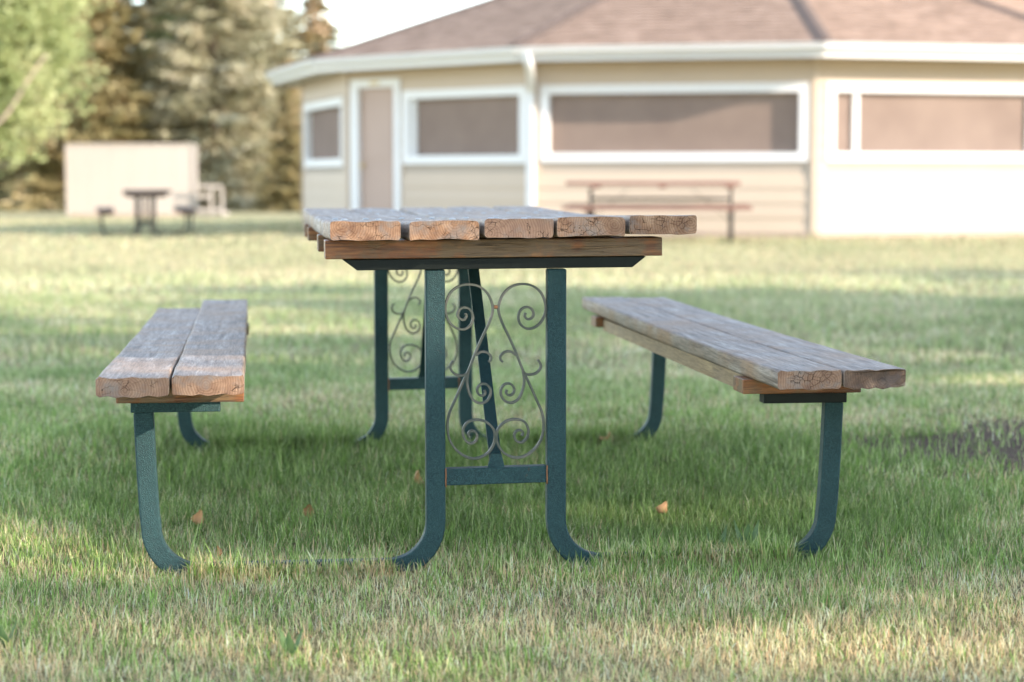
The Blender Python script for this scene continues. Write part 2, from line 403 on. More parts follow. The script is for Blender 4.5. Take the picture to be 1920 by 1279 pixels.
def picnic_table(label, loc, rz, spec, group=None):
    t = thing('picnic_table', label, 'picnic table', loc, rz, group)
    L, SEP = spec['L'], spec['SEP']
    det = spec.get('detail', True)
    wb, we = spec.get('mats', (M['board'], M['end'])), None
    st, dk = (M['steel'], M['dark']) if det else (M['bgsteel'], M['bgsteel'])
    cl = M['cleat'] if det else wb[0]
    segs = 36 if det else 8
    tilt = spec.get('tilt', 0)
    # tabletop boards
    u = -.346; v0 = -.113
    gaps = [.014, .0105, .008, .010, 0]
    for k in range(5):
        wd = (.142, .1415, .1415, .141, .1405)[k]
        zf = (lambda y, k=k: -tilt * y - spec.get('sag', 0) * math.sin(math.pi * min(1, y / L)) + (k - 2) * .0012 * math.cos(y * 2)) 
        me = plank_mesh('tabletop_board', wd, .0385 if det else .05, L + (.0, .012, -.004, .008, .0)[k], zf, (lambda y, k=k: .002 * math.sin(y * 1.7 + k)), seed=k + 1, mats=list(wb), segs=segs,
                        cup=(.001, -.0035, .0005, -.0028, .001)[k])
        obj('tabletop_board', me, t, (u + wd / 2, v0 + (.004, -.004, .002, 0, .003)[k], .741 + (u + .35) * .006 + (.0, -.001, 0, .001, .0015)[k]))
        u += wd + gaps[k]
    # cross cleats under the top
    for v in spec['cleats']:
        V, F = box_geo(-.352, .345, 0, .089, -.019, .019)
        o = obj('cleat', mesh('cleat', V, F, cl), t, (0, v - .03, .7005 - tilt * (v + .11)), (0, -.006 if det else 0, 0)); bevel(o, .002)
    # bench boards
    bz = spec['bench']
    for s, b in ((-1, bz['left']), (1, bz['right'])):
        for k, (uc, wd, vn, Lb, drop, tw, be) in enumerate(b):
            me = plank_mesh('seat_board', wd, .038 if det else .048, Lb, (lambda y, d=drop, Lb=Lb: -d * y / Lb - .004 * math.sin(math.pi * y / Lb)), (lambda y, tw=tw: tw * y), seed=int(11 + s * 3 + k), mats=list(wb), segs=segs,
                            rough_end=.0022, bevel_end=be)
            so = obj('seat_board', me, t, (uc, vn, .441))
            if be: me.materials[1] = M['end_dark']; so['label'] = 'dark grey seat board with a rotten rounded end'
        for v in (0, SEP):
            V, F = box_geo(-.128, .128, 0, .089, -.0152, .0152)
            dz = 0 if not det else -(b[0][4] + b[1][4]) / 2 * (v + .2) / L
            o = obj('seat_cleat', mesh('seat_cleat', V, F, cl), t, (s * .647, v - .03, .4064 + dz)); bevel(o, .002)
    if spec.get('stiff'):
        V, F = box_geo(-.019, .019, 0, SEP - .10, -.017, .017)
        obj('stiffener', mesh('stiffener', V, F, M['stiff']), t, (.56, .065, .4045), (-.003, 0, 0))
    # two bent frames at each end
    d = .015; hw = .0203
    def upath(s):
        p = []; rr = .098; FZ = .034; u0, u1 = s * .722, s * .1265
        p.append((u0, 0, .370)); p.append((u0 - s * .004, 0, .26))
        ub = u0 - s * .012
        p.append((ub + s * .003, 0, FZ + rr + .03))
        for a in range(0, 91, 9):
            p.append((ub - s * rr * (1 - math.cos(R(a))), 0, FZ + rr * (1 - math.sin(R(a)))))
        for a in range(90, -1, -9):
            p.append((u1 + s * rr * (1 - math.cos(R(a))), 0, FZ + rr * (1 - math.sin(R(a)))))
        p.append((u1, 0, .4)); p.append((u1, 0, .656))
        return p
    for v in (0, SEP):
        for s in (-1, 1):
            V, F = sweep(upath(s), hw, d)
            o = obj('leg_frame', mesh('leg_frame', V, F, st), t, (0, v, 0)); bevel(o, .004, 3)
            # bracket under the seat
            x0, x1 = sorted((s * .747, s * .567))
            V, F = box_geo(x0, x1, -.02, .02, 0, .0215)
            o = obj('seat_bracket', mesh('seat_bracket', V, F, dk if (s > 0 or not det) else st), t, (0, v, .3695)); bevel(o, .0015)
        zt = .657 - tilt * v * .7
        V = [(-.287, -.02, 0), (.284, -.02, 0), (.313, -.02, .0225), (-.317, -.02, .0225)]
        V += [(a, .02, c) for a, b_, c in V]
        F = [(0, 1, 2, 3), (7, 6, 5, 4), (0, 4, 5, 1), (1, 5, 6, 2), (2, 6, 7, 3), (3, 7, 4, 0)]
        o = obj('table_bracket', mesh('table_bracket', V, F, dk), t, (0, v, zt), (0, -.006 if det else 0, 0)); bevel(o, .0012)
        V, F = box_geo(-.1055, .1055, -.0145, .0145, -.0175, .0175)
        o = obj('crossbar', mesh('crossbar', V, F, st), t, (0, v, .226), (0, -.014 if det else 0, 0)); bevel(o, .002)
        if det:
            for s in (-1, 1):
                V, F = sweep([(s * .1058, -.0165, -.02), (s * .1062, -.0165, -.008), (s * .1055, -.0165, .006), (s * .1062, -.0165, .019)], .0014, .0012, n=6)
                obj('weld_bead', mesh('weld_bead', V, F, M['rust'], smooth=True), t, (0, v, .226 + s * .0015))
            V, F = scroll_mesh()
            o = obj('scrollwork', mesh('scrollwork', V, F, M['scroll'], smooth=False), t, (0, v, .2465)); bevel(o, .0006, 1)
            for zz, ww in ((.3305, .0068), (.053, .004)):
                V, F = sweep([(-ww, 0, zz), (ww, 0, zz)], .004, .005, n=8)
                obj('scroll_weld', mesh('scroll_weld', V, F, M['rust'], smooth=True), t, (0, v - .001, .2465))
        # slanting brace
        tgt = spec['brace'][0] if v == 0 else spec['brace'][1]
        V, F = sweep([(0.0, v + (.0 if tgt > v else 0), .244), (0.0, v + (tgt - v) * .04, .27), (-.002, tgt, .684)], .004, .0125, side=Vector((1, 0, 0)))
        # keep the flat of the bar facing along the table
        o = obj('brace', mesh('brace', V, F, dk if not det else M['steel']), t)
        if det:
            V = [(-.018, 0, 0), (.018, 0, 0), (.011, 0, .028), (-.011, 0, .028)]; V += [(a, .004, c) for a, b_, c in V]
            F = [(0, 1, 2, 3), (7, 6, 5, 4), (0, 4, 5, 1), (1, 5, 6, 2), (2, 6, 7, 3), (3, 7, 4, 0)]
            o = obj('brace_foot', mesh('brace_foot', V, F, st), t, (0, v - .008, .243))
    if spec.get('pipe'):
        V, F = sweep([(0, .0, spec['pipe']), (0, SEP, spec['pipe'])], .02, .02, n=8, side=Vector((1, 0, 0)))
        obj('stretcher', mesh('stretcher', V, F, dk, smooth=True), t)
    if det:
        rng = random.Random(4)
        hd = sweep([(0, 0, 0), (0, 0, .0025), (0, 0, .0035)], .007, .007, side=Vector((0, 1, 0)), n=10, taper=[1, .95, .5])
        hm = mesh('bolt_head', hd[0], hd[1], M['bolt'], smooth=True)
        for k, uu in enumerate((-.276, -.123, .026, .174, .322)):
            for v in spec['cleats']:
                for du in (-.035, .035):
                    yl = v + .012 + .113
                    zz = .760 - tilt * yl - spec.get('sag', 0) * math.sin(math.pi * yl / L) + (uu + .35) * .006
                    obj('bolt_head', hm, t, (uu + du, v + .012, zz - .001))
    return t

PSI = R(7.2)
main_spec = dict(L=2.44, SEP=1.85, tilt=.0068, sag=.011, cleats=(0, .50, 1.45, 1.85), brace=(.47, 1.47), stiff=True,
    bench=dict(left=[(-.732, .140, -.205, 2.39, .024, .0, 0), (-.587, .141, -.185, 2.48, .006, -.003, 0)],
               right=[(.604, .133, -.235, 2.40, -.002, -.002, 0), (.7415, .134, -.235, 2.42, .002, .0, .014)]))
picnic_table('weathered grey board picnic table with dark green steel legs and scrollwork, standing in sharp focus', (-.034, 4.12, 0), PSI, main_spec)

bgm = (M['bgwood'], M['bgwood'])
b_ = [(-.732, .14, -.3, 2.28, 0, 0, 0), (-.587, .14, -.3, 2.28, 0, 0, 0)]
bg_spec = dict(L=2.19, SEP=1.78, cleats=(.0, .85, 1.70), brace=(.5, 1.3), detail=False, mats=bgm, pipe=.55,
    bench=dict(left=[(-.732, .14, -.25, 2.35, 0, 0, 0), (-.587, .14, -.25, 2.35, 0, 0, 0)], right=[(.732, .14, -.25, 2.35, 0, 0, 0), (.587, .14, -.25, 2.35, 0, 0, 0)]))
picnic_table('brown picnic table standing along the beige wall under the wide middle window', (2.78, 25.35, 0), R(90 - 5), bg_spec)
bg2 = dict(bg_spec); bg2['mats'] = (M['bgdark'], M['bgdark']); bg2['pipe'] = None
tx, ty = -5.95, 32.5
picnic_table('small dark picnic table far off on the lawn before the white panel wall', (tx, ty, float(ground_z(tx, ty)) - .02), R(12), bg2)

# ------------------------------------------------------------ terrain
xs = np.unique(np.concatenate([np.linspace(-160, -12, 22), np.linspace(-12, 12, 121), np.linspace(12, 160, 22)]))
ys = np.unique(np.concatenate([np.linspace(-80, 2, 16), np.linspace(2, 12, 81), np.linspace(12, 80, 90), np.linspace(80, 420, 12)]))
X, Y = np.meshgrid(xs, ys); Z = ground_z(X, Y)
V = np.stack([X.ravel(), Y.ravel(), Z.ravel()], 1); nx = len(xs)
F = [(j * nx + i, j * nx + i + 1, (j + 1) * nx + i + 1, (j + 1) * nx + i) for j in range(len(ys) - 1) for i in range(nx - 1)]
g = obj('ground', mesh('ground', V, F, M['ground'], smooth=True)); g['kind'] = 'structure'

# ------------------------------------------------------------ grass
rs = np.random.RandomState(7)
CP, SP = math.cos(PSI), math.sin(PSI)
def blades(n_per, y0, y1, margin, lmean, wmean, kind, pts=None):
    hw0, hw1 = .26 * y0 + margin, .26 * y1 + margin
    area = (hw0 + hw1) * (y1 - y0); n = int(area * n_per)
    y = y0 + (y1 - y0) * rs.rand(n); hw = .26 * y + margin
    x = (rs.rand(n) * 2 - 1) * (.26 * y1 + margin); k = np.abs(x) < hw; x, y = x[k], y[k]
    # clumpiness
    cl = fbm(x * 14, y * 14, 3); k = rs.rand(len(x)) < .35 + cl * 1.1; x, y = x[k], y[k]
    # bare soil
    ds = np.hypot((x - 1.75) * 1.05, (y - 5.95) * 1.0) + (fbm(x * 4, y * 4, 21) - .5) * .8
    k = rs.rand(len(x)) < sstep(.45, 1.0, ds) + .11; x, y, ds = x[k], y[k], ds[k]
    if pts is not None: x, y = pts
    n = len(x)
    # table frame coordinates
    u = (x + .034) * CP + (y - 4.12) * SP; v = -(x + .034) * SP + (y - 4.12) * CP
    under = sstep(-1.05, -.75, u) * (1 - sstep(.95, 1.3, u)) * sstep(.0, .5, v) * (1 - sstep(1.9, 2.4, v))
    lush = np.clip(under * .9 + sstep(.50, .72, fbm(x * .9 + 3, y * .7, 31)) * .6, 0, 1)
    dry = np.clip(.42 + (fbm(x * 1.6, y * 2.2, 41) - .5) * 1.1 + (fbm(x * 7, y * 7, 43) - .5) * .7 + .34 * (1 - sstep(3.9, 4.7, y)) - .42 * lush + .16 * sstep(6, 9, y) + .14 * sstep(12, 19, y), .03, .93)
    isdry = rs.rand(n) < dry * .95
    ln = lmean * (.55 + .75 * rs.rand(n)) * (1 + .5 * lush) * np.where(isdry, .85, 1.0) * (.75 + .5 * fbm(x * 3, y * 3, 55))
    tall = rs.rand(n) < .008; ln = np.where(tall, ln * 1.7, ln)
    wd = wmean * (.6 + .8 * rs.rand(n)) * np.where(isdry, .8, 1.1)
    az = rs.rand(n) * 2 * np.pi; lean = np.abs(rs.randn(n)) * .48 + .10
    lean = np.where(isdry, lean * 1.35, lean)
    dx, dy = np.cos(az), np.sin(az)
    fz = az + np.pi / 2 + rs.randn(n) * .5
    ax, ay = np.cos(fz), np.sin(fz)
    z = ground_z(x, y) - .004
    l1 = np.clip(lean * .6, 0, 1.1); l2 = np.clip(lean * 1.7, 0, 1.5)
    B = np.stack([x, y, z], 1); A = np.stack([ax, ay, 0 * ax], 1) * wd[:, None] / 2
    h = .5 * ln
    Mi = B + np.stack([dx * np.sin(l1) * h, dy * np.sin(l1) * h, np.cos(l1) * h], 1)
    T = Mi + np.stack([dx * np.sin(l2) * h, dy * np.sin(l2) * h, np.cos(l2) * h], 1)
    # colours
    t = rs.rand(n)[:, None]; t2 = rs.rand(n)[:, None]
    g1, g2, g3 = np.array([.09, .165, .03]), np.array([.21, .31, .075]), np.array([.38, .42, .19])
    green = np.where(t2 < .55, g1 * (1 - t) + g2 * t, g2 * (1 - t) + g3 * t)
    d1, d2, d3 = np.array([.56, .42, .22]), np.array([.72, .58, .36]), np.array([.56, .34, .20])
    dryc = np.where(t2 < .8, d1 * (1 - t) + d2 * t, d3 * (1 - t) + d1 * t)
    far = sstep(10, 20, y)[:, None]
    green = green * (1 - far) + (green * .6 + np.array([.30, .25, .16])) * far
    c = np.where(isdry[:, None], dryc, green)
    c = c * (.62 + .76 * rs.rand(n))[:, None] * (.72 + .56 * fbm(x * 22, y * 22, 61))[:, None]
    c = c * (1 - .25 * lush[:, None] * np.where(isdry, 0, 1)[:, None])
    c = c * (1.30 + .02 * sstep(5.5, 9, y) - .36 * sstep(15.5, 18, y))[:, None]  # far blades toned down in colour to offset the strong sun there
    mid = (sstep(5.5, 9, y) * .30)[:, None]; c = c * (1 - mid) + c.mean(1, keepdims=True) * np.array([1.06, 1.12, .78]) * mid
    c = np.minimum(c, .82)
    return B, A, Mi, T, c, kind
def build_grass(sets):
    Vs = []; loops = []; starts = []; tots = []; cols = []; vo = 0; lo = 0
    for B, A, Mi, T, c, kind in sets:
        n = len(B)
        if kind == 5:
            v = np.stack([B - A, B + A, Mi + A * .8, Mi - A * .8, T], 1).reshape(-1, 3)
            base = (np.arange(n) * 5 + vo)[:, None]
            lp = np.concatenate([base + np.array([[0, 1, 2, 3]]), base + np.array([[3, 2, 4]])], 1)
            st = (np.arange(n) * 7 + lo)[:, None] + np.array([[0, 4]]); tt = np.tile([4, 3], n); nl = 7; nv = 5
            root = np.array([.6, .6, 1, 1, 1.05])
        else:
            v = np.stack([B - A, B + A, T], 1).reshape(-1, 3)
            lp = (np.arange(n) * 3 + vo)[:, None] + np.array([[0, 1, 2]])
            st = (np.arange(n) * 3 + lo)[:, None]; tt = np.full(n, 3); nl = 3; nv = 3
        Vs.append(v); loops.append(lp.ravel()); starts.append(st.ravel()); tots.append(tt)
        cols.append(np.repeat(c, nv, 0)); vo += n * nv; lo += n * nl
    Vs = np.concatenate(Vs); loops = np.concatenate(loops); starts = np.concatenate(starts); cols = np.concatenate(cols)
    me = bpy.data.meshes.new('grass'); me.vertices.add(len(Vs)); me.vertices.foreach_set('co', Vs.astype(np.float32).ravel())
    me.loops.add(len(loops)); me.loops.foreach_set('vertex_index', loops.astype(np.int32))
    me.polygons.add(len(starts)); me.polygons.foreach_set('loop_start', starts.astype(np.int32))
    me.update(calc_edges=True)
    ca = me.color_attributes.new('tint', 'FLOAT_COLOR', 'POINT')
    ca.data.foreach_set('color', np.concatenate([cols, np.ones((len(cols), 1))], 1).astype(np.float32).ravel())
    me.materials.append(M['grass']); return me
def tube_fringe():
    n = 7500; s_ = np.where(rs.rand(n) < .5, -1, 1); u = s_ * (.215 + .42 * rs.rand(n)); v = np.where(rs.rand(n) < .6, 0, 1.85) + np.where(rs.rand(n) < .8, -.018 - .05 * rs.rand(n) ** 1.5, .02 + .03 * rs.rand(n))
    k = ~((np.abs(np.abs(u) - .1265) < .03) & (rs.rand(n) < .6)); u, v = u[k], v[k]
    return -.034 + u * CP - v * SP, 4.12 + u * SP + v * CP
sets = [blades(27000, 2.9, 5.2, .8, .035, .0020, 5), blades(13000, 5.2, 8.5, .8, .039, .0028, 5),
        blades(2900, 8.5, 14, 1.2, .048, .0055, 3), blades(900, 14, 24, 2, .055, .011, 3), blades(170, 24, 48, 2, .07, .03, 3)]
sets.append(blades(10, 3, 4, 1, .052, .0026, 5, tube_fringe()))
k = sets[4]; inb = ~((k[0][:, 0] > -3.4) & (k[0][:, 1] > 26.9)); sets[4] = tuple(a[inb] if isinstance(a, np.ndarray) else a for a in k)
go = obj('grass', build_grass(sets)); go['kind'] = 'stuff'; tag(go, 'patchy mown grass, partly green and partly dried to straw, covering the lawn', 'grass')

# ------------------------------------------------------------ pavilion
pav = thing('pavilion', 'twelve sided beige screened pavilion with pinkish shingle roof and white trim', 'building', (0, 0, 0))
SIDE = 3.95
fn = R(14.1)                                      # the middle facet's normal, turned left of the camera
Lc = Vector((.301, 28.15, 0))
fd = Vector((math.cos(fn), -math.sin(fn), 0))
apo = SIDE / 2 / math.tan(R(15))
CEN = Lc + fd * SIDE / 2 + Vector((math.sin(fn), math.cos(fn), 0)) * apo
pav.location = CEN
def facet(k):
    """k=0 the middle facet, k=1 the one right of it, k=-1 left...: empty frame: x along wall (left to right seen from outside), y inwards"""
    a = fn - R(30) * k
    n = Vector((-math.sin(a), -math.cos(a), 0)); d = Vector((math.cos(a), -math.sin(a), 0))
    return n, d
def fgeo(k, geo):
    """geometry in facet coordinates (s along wall from -SIDE/2, depth outward positive, z) to pavilion coordinates"""
    n, d = facet(k); V, F = geo
    return [tuple(n * (apo + v[1]) + d * v[0] + Vector((0, 0, v[2]))) for v in V], [tuple(reversed(f)) for f in F]
def fpart(name, k, geo, mat, parent=None):
    V, F = fgeo(k, geo); return obj(name, mesh(name, V, F, mat), parent or pav)
H = SIDE / 2
WT = 2.43
def board_geo(x0, x1, z0, z1):
    return [(x0, 0, z0), (x1, 0, z0), (x1, .022, z0), (x0, .022, z0), (x0, 0, z1), (x1, 0, z1), (x1, .006, z1), (x0, .006, z1)], \
           [(0, 3, 2, 1), (4, 5, 6, 7), (0, 1, 5, 4), (1, 2, 6, 5), (2, 3, 7, 6), (3, 0, 4, 7)]
rowh = .2025
# openings per facet (x0, x1, z0, z1) outer edge of the trim
openings = {-2: [(-1.7, 1.72, .98, 2.06)], -1: [(-1.86, -.75, .0, 2.30), (-.69, 1.86, 1.01, 2.10)], 0: [(-1.87, 1.87, 1.03, 2.10)], 1: [(-1.83, 1.87, 1.03, 2.10)],
            2: [(-1.8, 1.8, 1.03, 2.10)], -3: [(-1.6, 1.6, .98, 2.08)]}
for k in range(-5, 7):
    ops = openings.get(k, [])
    # backing wall, cut round its openings
    cuts = sorted(ops); x = -H; pieces = []
    for (a, b2, c, d2) in cuts:
        if a > x: pieces.append((x, a, .0, WT))
        if c > 0: pieces.append((a, b2, .0, c))
        pieces.append((a, b2, d2, WT)); x = b2
    if x < H: pieces.append((x, H, .0, WT))
    geos = [box_geo(p[0], p[1], -.10, -.001, p[2] - .1 if p[2] == 0 else p[2], p[3]) for p in pieces]
    fpart('wall', k, join(geos), M['siding' if abs(k) > 3 else 'inside'])
    if k in (-3, -2, -1, 0, 1, 2):
        for r_ in range(12):
            z0 = .06 + rowh * r_; z1 = min(z0 + rowh + .012, WT)
            if z0 > WT - .02: break
            spans = [(-H, H)]
            for (a, b2, c, d2) in cuts:
                if c < z1 - .02 and d2 > z0 + .02:
                    ns = []
                    for (p0, p1) in spans:
                        if a > p0: ns.append((p0, min(a, p1)))
                        if b2 < p1: ns.append((max(b2, p0), p1))
                    spans = [q_ for q_ in ns if q_[1] - q_[0] > .015]
            for (p0, p1) in spans:
                zz0, zz1 = z0, z1
                fpart('siding_board', k, board_geo(p0, p1, zz0, zz1), M['siding'])
        fpart('footing', k, box_geo(-H, H, -.05, .012, -.12, .058), M['concrete'])
    for (a, b2, c, d2) in ops:
        if c == 0: 
            dr = fpart('door', k, box_geo(a + .16, b2 - .13, -.07, -.03, .05, d2 - .13), M['door'])
            fr = join([box_geo(a, a + .16, -.10, .045, 0, d2), box_geo(b2 - .13, b2, -.10, .045, 0, d2), box_geo(a + .16, b2 - .13, -.10, .045, d2 - .13, d2)])
            fpart('frame', k, fr, M['white'], dr)
            V, F = sweep([(a + .23, -.03, 1.0), (a + .23, .0, 1.0), (a + .23, .03, 1.0)], .03, .03, side=Vector((1, 0, 0)), n=10, taper=[.5, .8, 1])
            fpart('handle', k, (V, F), M['brass'], dr)
            V, F = box_geo((a + b2) / 2 - .10, (a + b2) / 2 + .1, .045, .06, d2 - .085, d2 - .045); fpart('name_plate', k, (V, F), M['brass'], dr)
            fpart('panel', k, box_geo(a + .26, b2 - .23, -.03, -.022, .25, .95), M['door'], dr); fpart('panel', k, box_geo(a + .26, b2 - .23, -.03, -.022, 1.1, 1.95), M['door'], dr)
        else:
            tb = .125
            wn = fpart('window', k, join([box_geo(a, b2, -.10, .042, c, c + tb), box_geo(a, b2, -.10, .042, d2 - tb, d2), box_geo(a, a + tb, -.10, .042, c + tb, d2 - tb), box_geo(b2 - tb, b2, -.10, .042, c + tb, d2 - tb)]), M['white'])
            fpart('screen', k, box_geo(a + tb, b2 - tb, -.075, -.07, c + tb, d2 - tb), M['screen'], wn)
            if k >= 1:
                for mx_ in (a + tb + .29, b2 - tb - .49): fpart('mullion', k, box_geo(mx_, mx_ + .085, -.069, -.02, c + tb + .002, d2 - tb - .002), M['white'], wn)
            elif k == -1:
                fpart('mullion', k, box_geo(a + tb + .002, a + tb + .1, -.069, -.02, c + tb + .002, d2 - tb - .002), M['white'], wn)
    # corner post
    n, d = facet(k)
# corner trims, soffit, fascia, gutters, roof
OV = .52
Re = (apo + OV) / math.cos(R(15)); Rw = apo / math.cos(R(15))
def corner(k, rad, z):                         # the corner between facet k and facet k+1
    a = fn - R(30) * k - R(15)
    return Vector((-math.sin(a) * rad, -math.cos(a) * rad, z))
APEX = 5.28
ZE = 2.60
for k in range(-5, 7):
    c0, c1 = corner(k - 1, 1, 0), corner(k, 1, 0)
    # soffit
    V = [c0 * (Rw - .05) + Vector((0, 0, 2.432)), c1 * (Rw - .05) + Vector((0, 0, 2.432)), c1 * (Re - .02) + Vector((0, 0, 2.432)), c0 * (Re - .02) + Vector((0, 0, 2.432))]
    V += [v + Vector((0, 0, .012)) for v in V]
    obj('soffit', mesh('soffit', V, box_geo(0, 1, 0, 1, 0, 1)[1], M['soffit']), pav)
    def ringseg(prof):
        V = [c0 * (Re + p[0] / math.cos(R(15))) + Vector((0, 0, p[1])) for p in prof] + [c1 * (Re + p[0] / math.cos(R(15))) + Vector((0, 0, p[1])) for p in prof]
        n_ = len(prof); F = [(i, (i + 1) % n_, (i + 1) % n_ + n_, i + n_) for i in range(n_)] + [tuple(range(n_))[::-1], tuple(range(n_, 2 * n_))]
        return V, F
    V, F = ringseg([(-.02, 2.41), (0, 2.41), (0, 2.585), (-.02, 2.585)])
    obj('fascia', mesh('fascia', V, F, M['gutter']), pav)
    V, F = ringseg([(.004, 2.50), (.07, 2.50), (.095, 2.53), (.10, 2.575), (.115, 2.585), (.115, 2.60), (.10, 2.60), (.09, 2.58), (.085, 2.54), (.06, 2.512), (.012, 2.512), (.012, 2.60), (.004, 2.60)])
    obj('gutter', mesh('gutter', V, F, M['gutter']), pav)
    # roof slope with stepped shingle courses
    ap = Vector((0, 0, APEX)); V = []; F = []; N = 44
    e0 = c0 * (Re + .045) + Vector((0, 0, ZE)); e1 = c1 * (Re + .045) + Vector((0, 0, ZE))
    for i in range(N):
        t0, t1 = i / N, (i + 1) / N
        a0, a1 = e0.lerp(ap, t0), e1.lerp(ap, t0); b0, b1 = e0.lerp(ap, t1), e1.lerp(ap, t1)
        o_ = len(V); up = Vector((0, 0, .014))
        V += [a0, a1, a1 + up, a0 + up, b1, b0]
        F += [(o_, o_ + 1, o_ + 2, o_ + 3), (o_ + 3, o_ + 2, o_ + 4, o_ + 5)]
    ro = obj('roof_slope', mesh('roof_slope', V, F, M['roof']), pav)
    # hip cap on the edge towards c1
    dirv = (ap - e1).normalized(); sd_ = dirv.cross(Vector((0, 0, 1))).normalized()
    V = []; F = []
    for i in range(25):
        p = e1.lerp(ap, i / 24 * .995) + Vector((0, 0, .02))
        V += [p - sd_ * .13 - Vector((0, 0, .022)), p + Vector((0, 0, .03)), p + sd_ * .13 - Vector((0, 0, .022))]
        if i: o_ = (i - 1) * 3; F += [(o_, o_ + 1, o_ + 4, o_ + 3), (o_ + 1, o_ + 2, o_ + 5, o_ + 4)]
    obj('hip_cap', mesh('hip_cap', V, F, M['cap']), pav)
    # corner board
    p = corner(k, Rw + .012, 0); q0 = box_geo(-.05, .05, -.03, .022, .06, WT)
    a = fn - R(30) * k - R(15)
    n_, d_ = Vector((-math.sin(a), -math.cos(a), 0)), Vector((math.cos(a), -math.sin(a), 0))
    V = [p + n_ * v[1] + d_ * v[0] + Vector((0, 0, v[2])) for v in q0[0]]
    obj('corner_trim', mesh('corner_trim', V, [tuple(reversed(f)) for f in q0[1]], M['siding']), pav)
# downspout on the corner left of the middle facet
a = fn + R(30) - R(15)
n_ = Vector((-math.sin(a), -math.cos(a), 0)); d_ = Vector((math.cos(a), -math.sin(a), 0))
def dsp(o, z, s=0): return tuple(n_ * (Rw + o) + d_ * s + Vector((0, 0, z)))
pth = [dsp(OV + .04, 2.52, .20), dsp(OV + .02, 2.42, .20), dsp(OV - .04, 2.34, .195), dsp(.27, 2.16, .11), dsp(.12, 2.02, .03), dsp(.085, 1.9, 0), dsp(.085, .2, 0), dsp(.12, .1, 0), dsp(.22, .04, 0)]
V, F = sweep(catmull(pth, 3), .04, .052, side=d_)
obj('downspout', mesh('downspout', V, F, M['white']), pav)
# floor slab inside
V = [corner(k, Rw - .1, 0.03) for k in range(12)] + [corner(k, Rw - .1, -.15) for k in range(12)]
obj('floor_slab', mesh('floor_slab', V, [tuple(range(12))[::-1], tuple(range(12, 24))] + [(i, (i + 1) % 12, (i + 1) % 12 + 12, i + 12) for i in range(12)], M['concrete']), pav)

# ------------------------------------------------------------ white panel wall with a railed step beside it
bx, by = -10.85, 57.0; bzz = float(ground_z(bx, by))
wl = thing('panel_wall', 'wide white board wall of upright panels standing on the lawn before the spruces', 'board wall', (bx, by, bzz), R(2))
PW, PH = 3.55, 2.0
for i in range(6):
    V, F = box_geo(-PW / 2 + i * PW / 6 + .002, -PW / 2 + (i + 1) * PW / 6 - .002, -.02, .02, .08, PH)
    obj('panel', mesh('panel', V, F, M['panel']), wl)
for xx in (-PW / 2 - .03, PW / 2 + .03):
    V, F = box_geo(xx - .06, xx + .06, -.06, .06, 0, PH + .03); obj('post', mesh('post', V, F, M['panel']), wl)
V, F = box_geo(-PW / 2 + .03, PW / 2 - .03, -.05, .05, PH + .001, PH + .06); obj('top_rail', mesh('top_rail', V, F, M['panel']), wl)
V, F = box_geo(-PW / 2 + .03, PW / 2 - .03, -.03, .6, .0, .078); obj('base', mesh('base', V, F, M['concrete']), wl)
for xx in (-.9, .9):
    V, F = sweep([(xx, .04, PH * .8), (xx, .9, 0)], .03, .03, side=Vector((1, 0, 0))); obj('prop', mesh('prop', V, F, M['bgwood']), wl)
rl = thing('railing', 'low white railing with two rails beside the right end of the board wall', 'railing', (bx + PW / 2 + .12, by - .3, bzz))
for xx, hh in ((.42, .86), (.72, .80)):
    V, F = box_geo(xx - .04, xx + .04, -.04, .04, 0, hh); obj('post', mesh('post', V, F, M['panel']), rl)
for zz, x1 in ((.84, .72), (.56, .42), (.16, .7)):
    V, F = sweep([(-.05, -.045 if x1 == .42 else -.05, zz), (x1 - .04, -.045, zz), (x1, -.05, zz - .04)], .05, .02); obj('rail', mesh('rail', V, F, M['panel']), rl)
V, F = box_geo(-.06, .8, .05, .7, 0, .12); obj('step', mesh('step', V, F, M['panel']), rl)

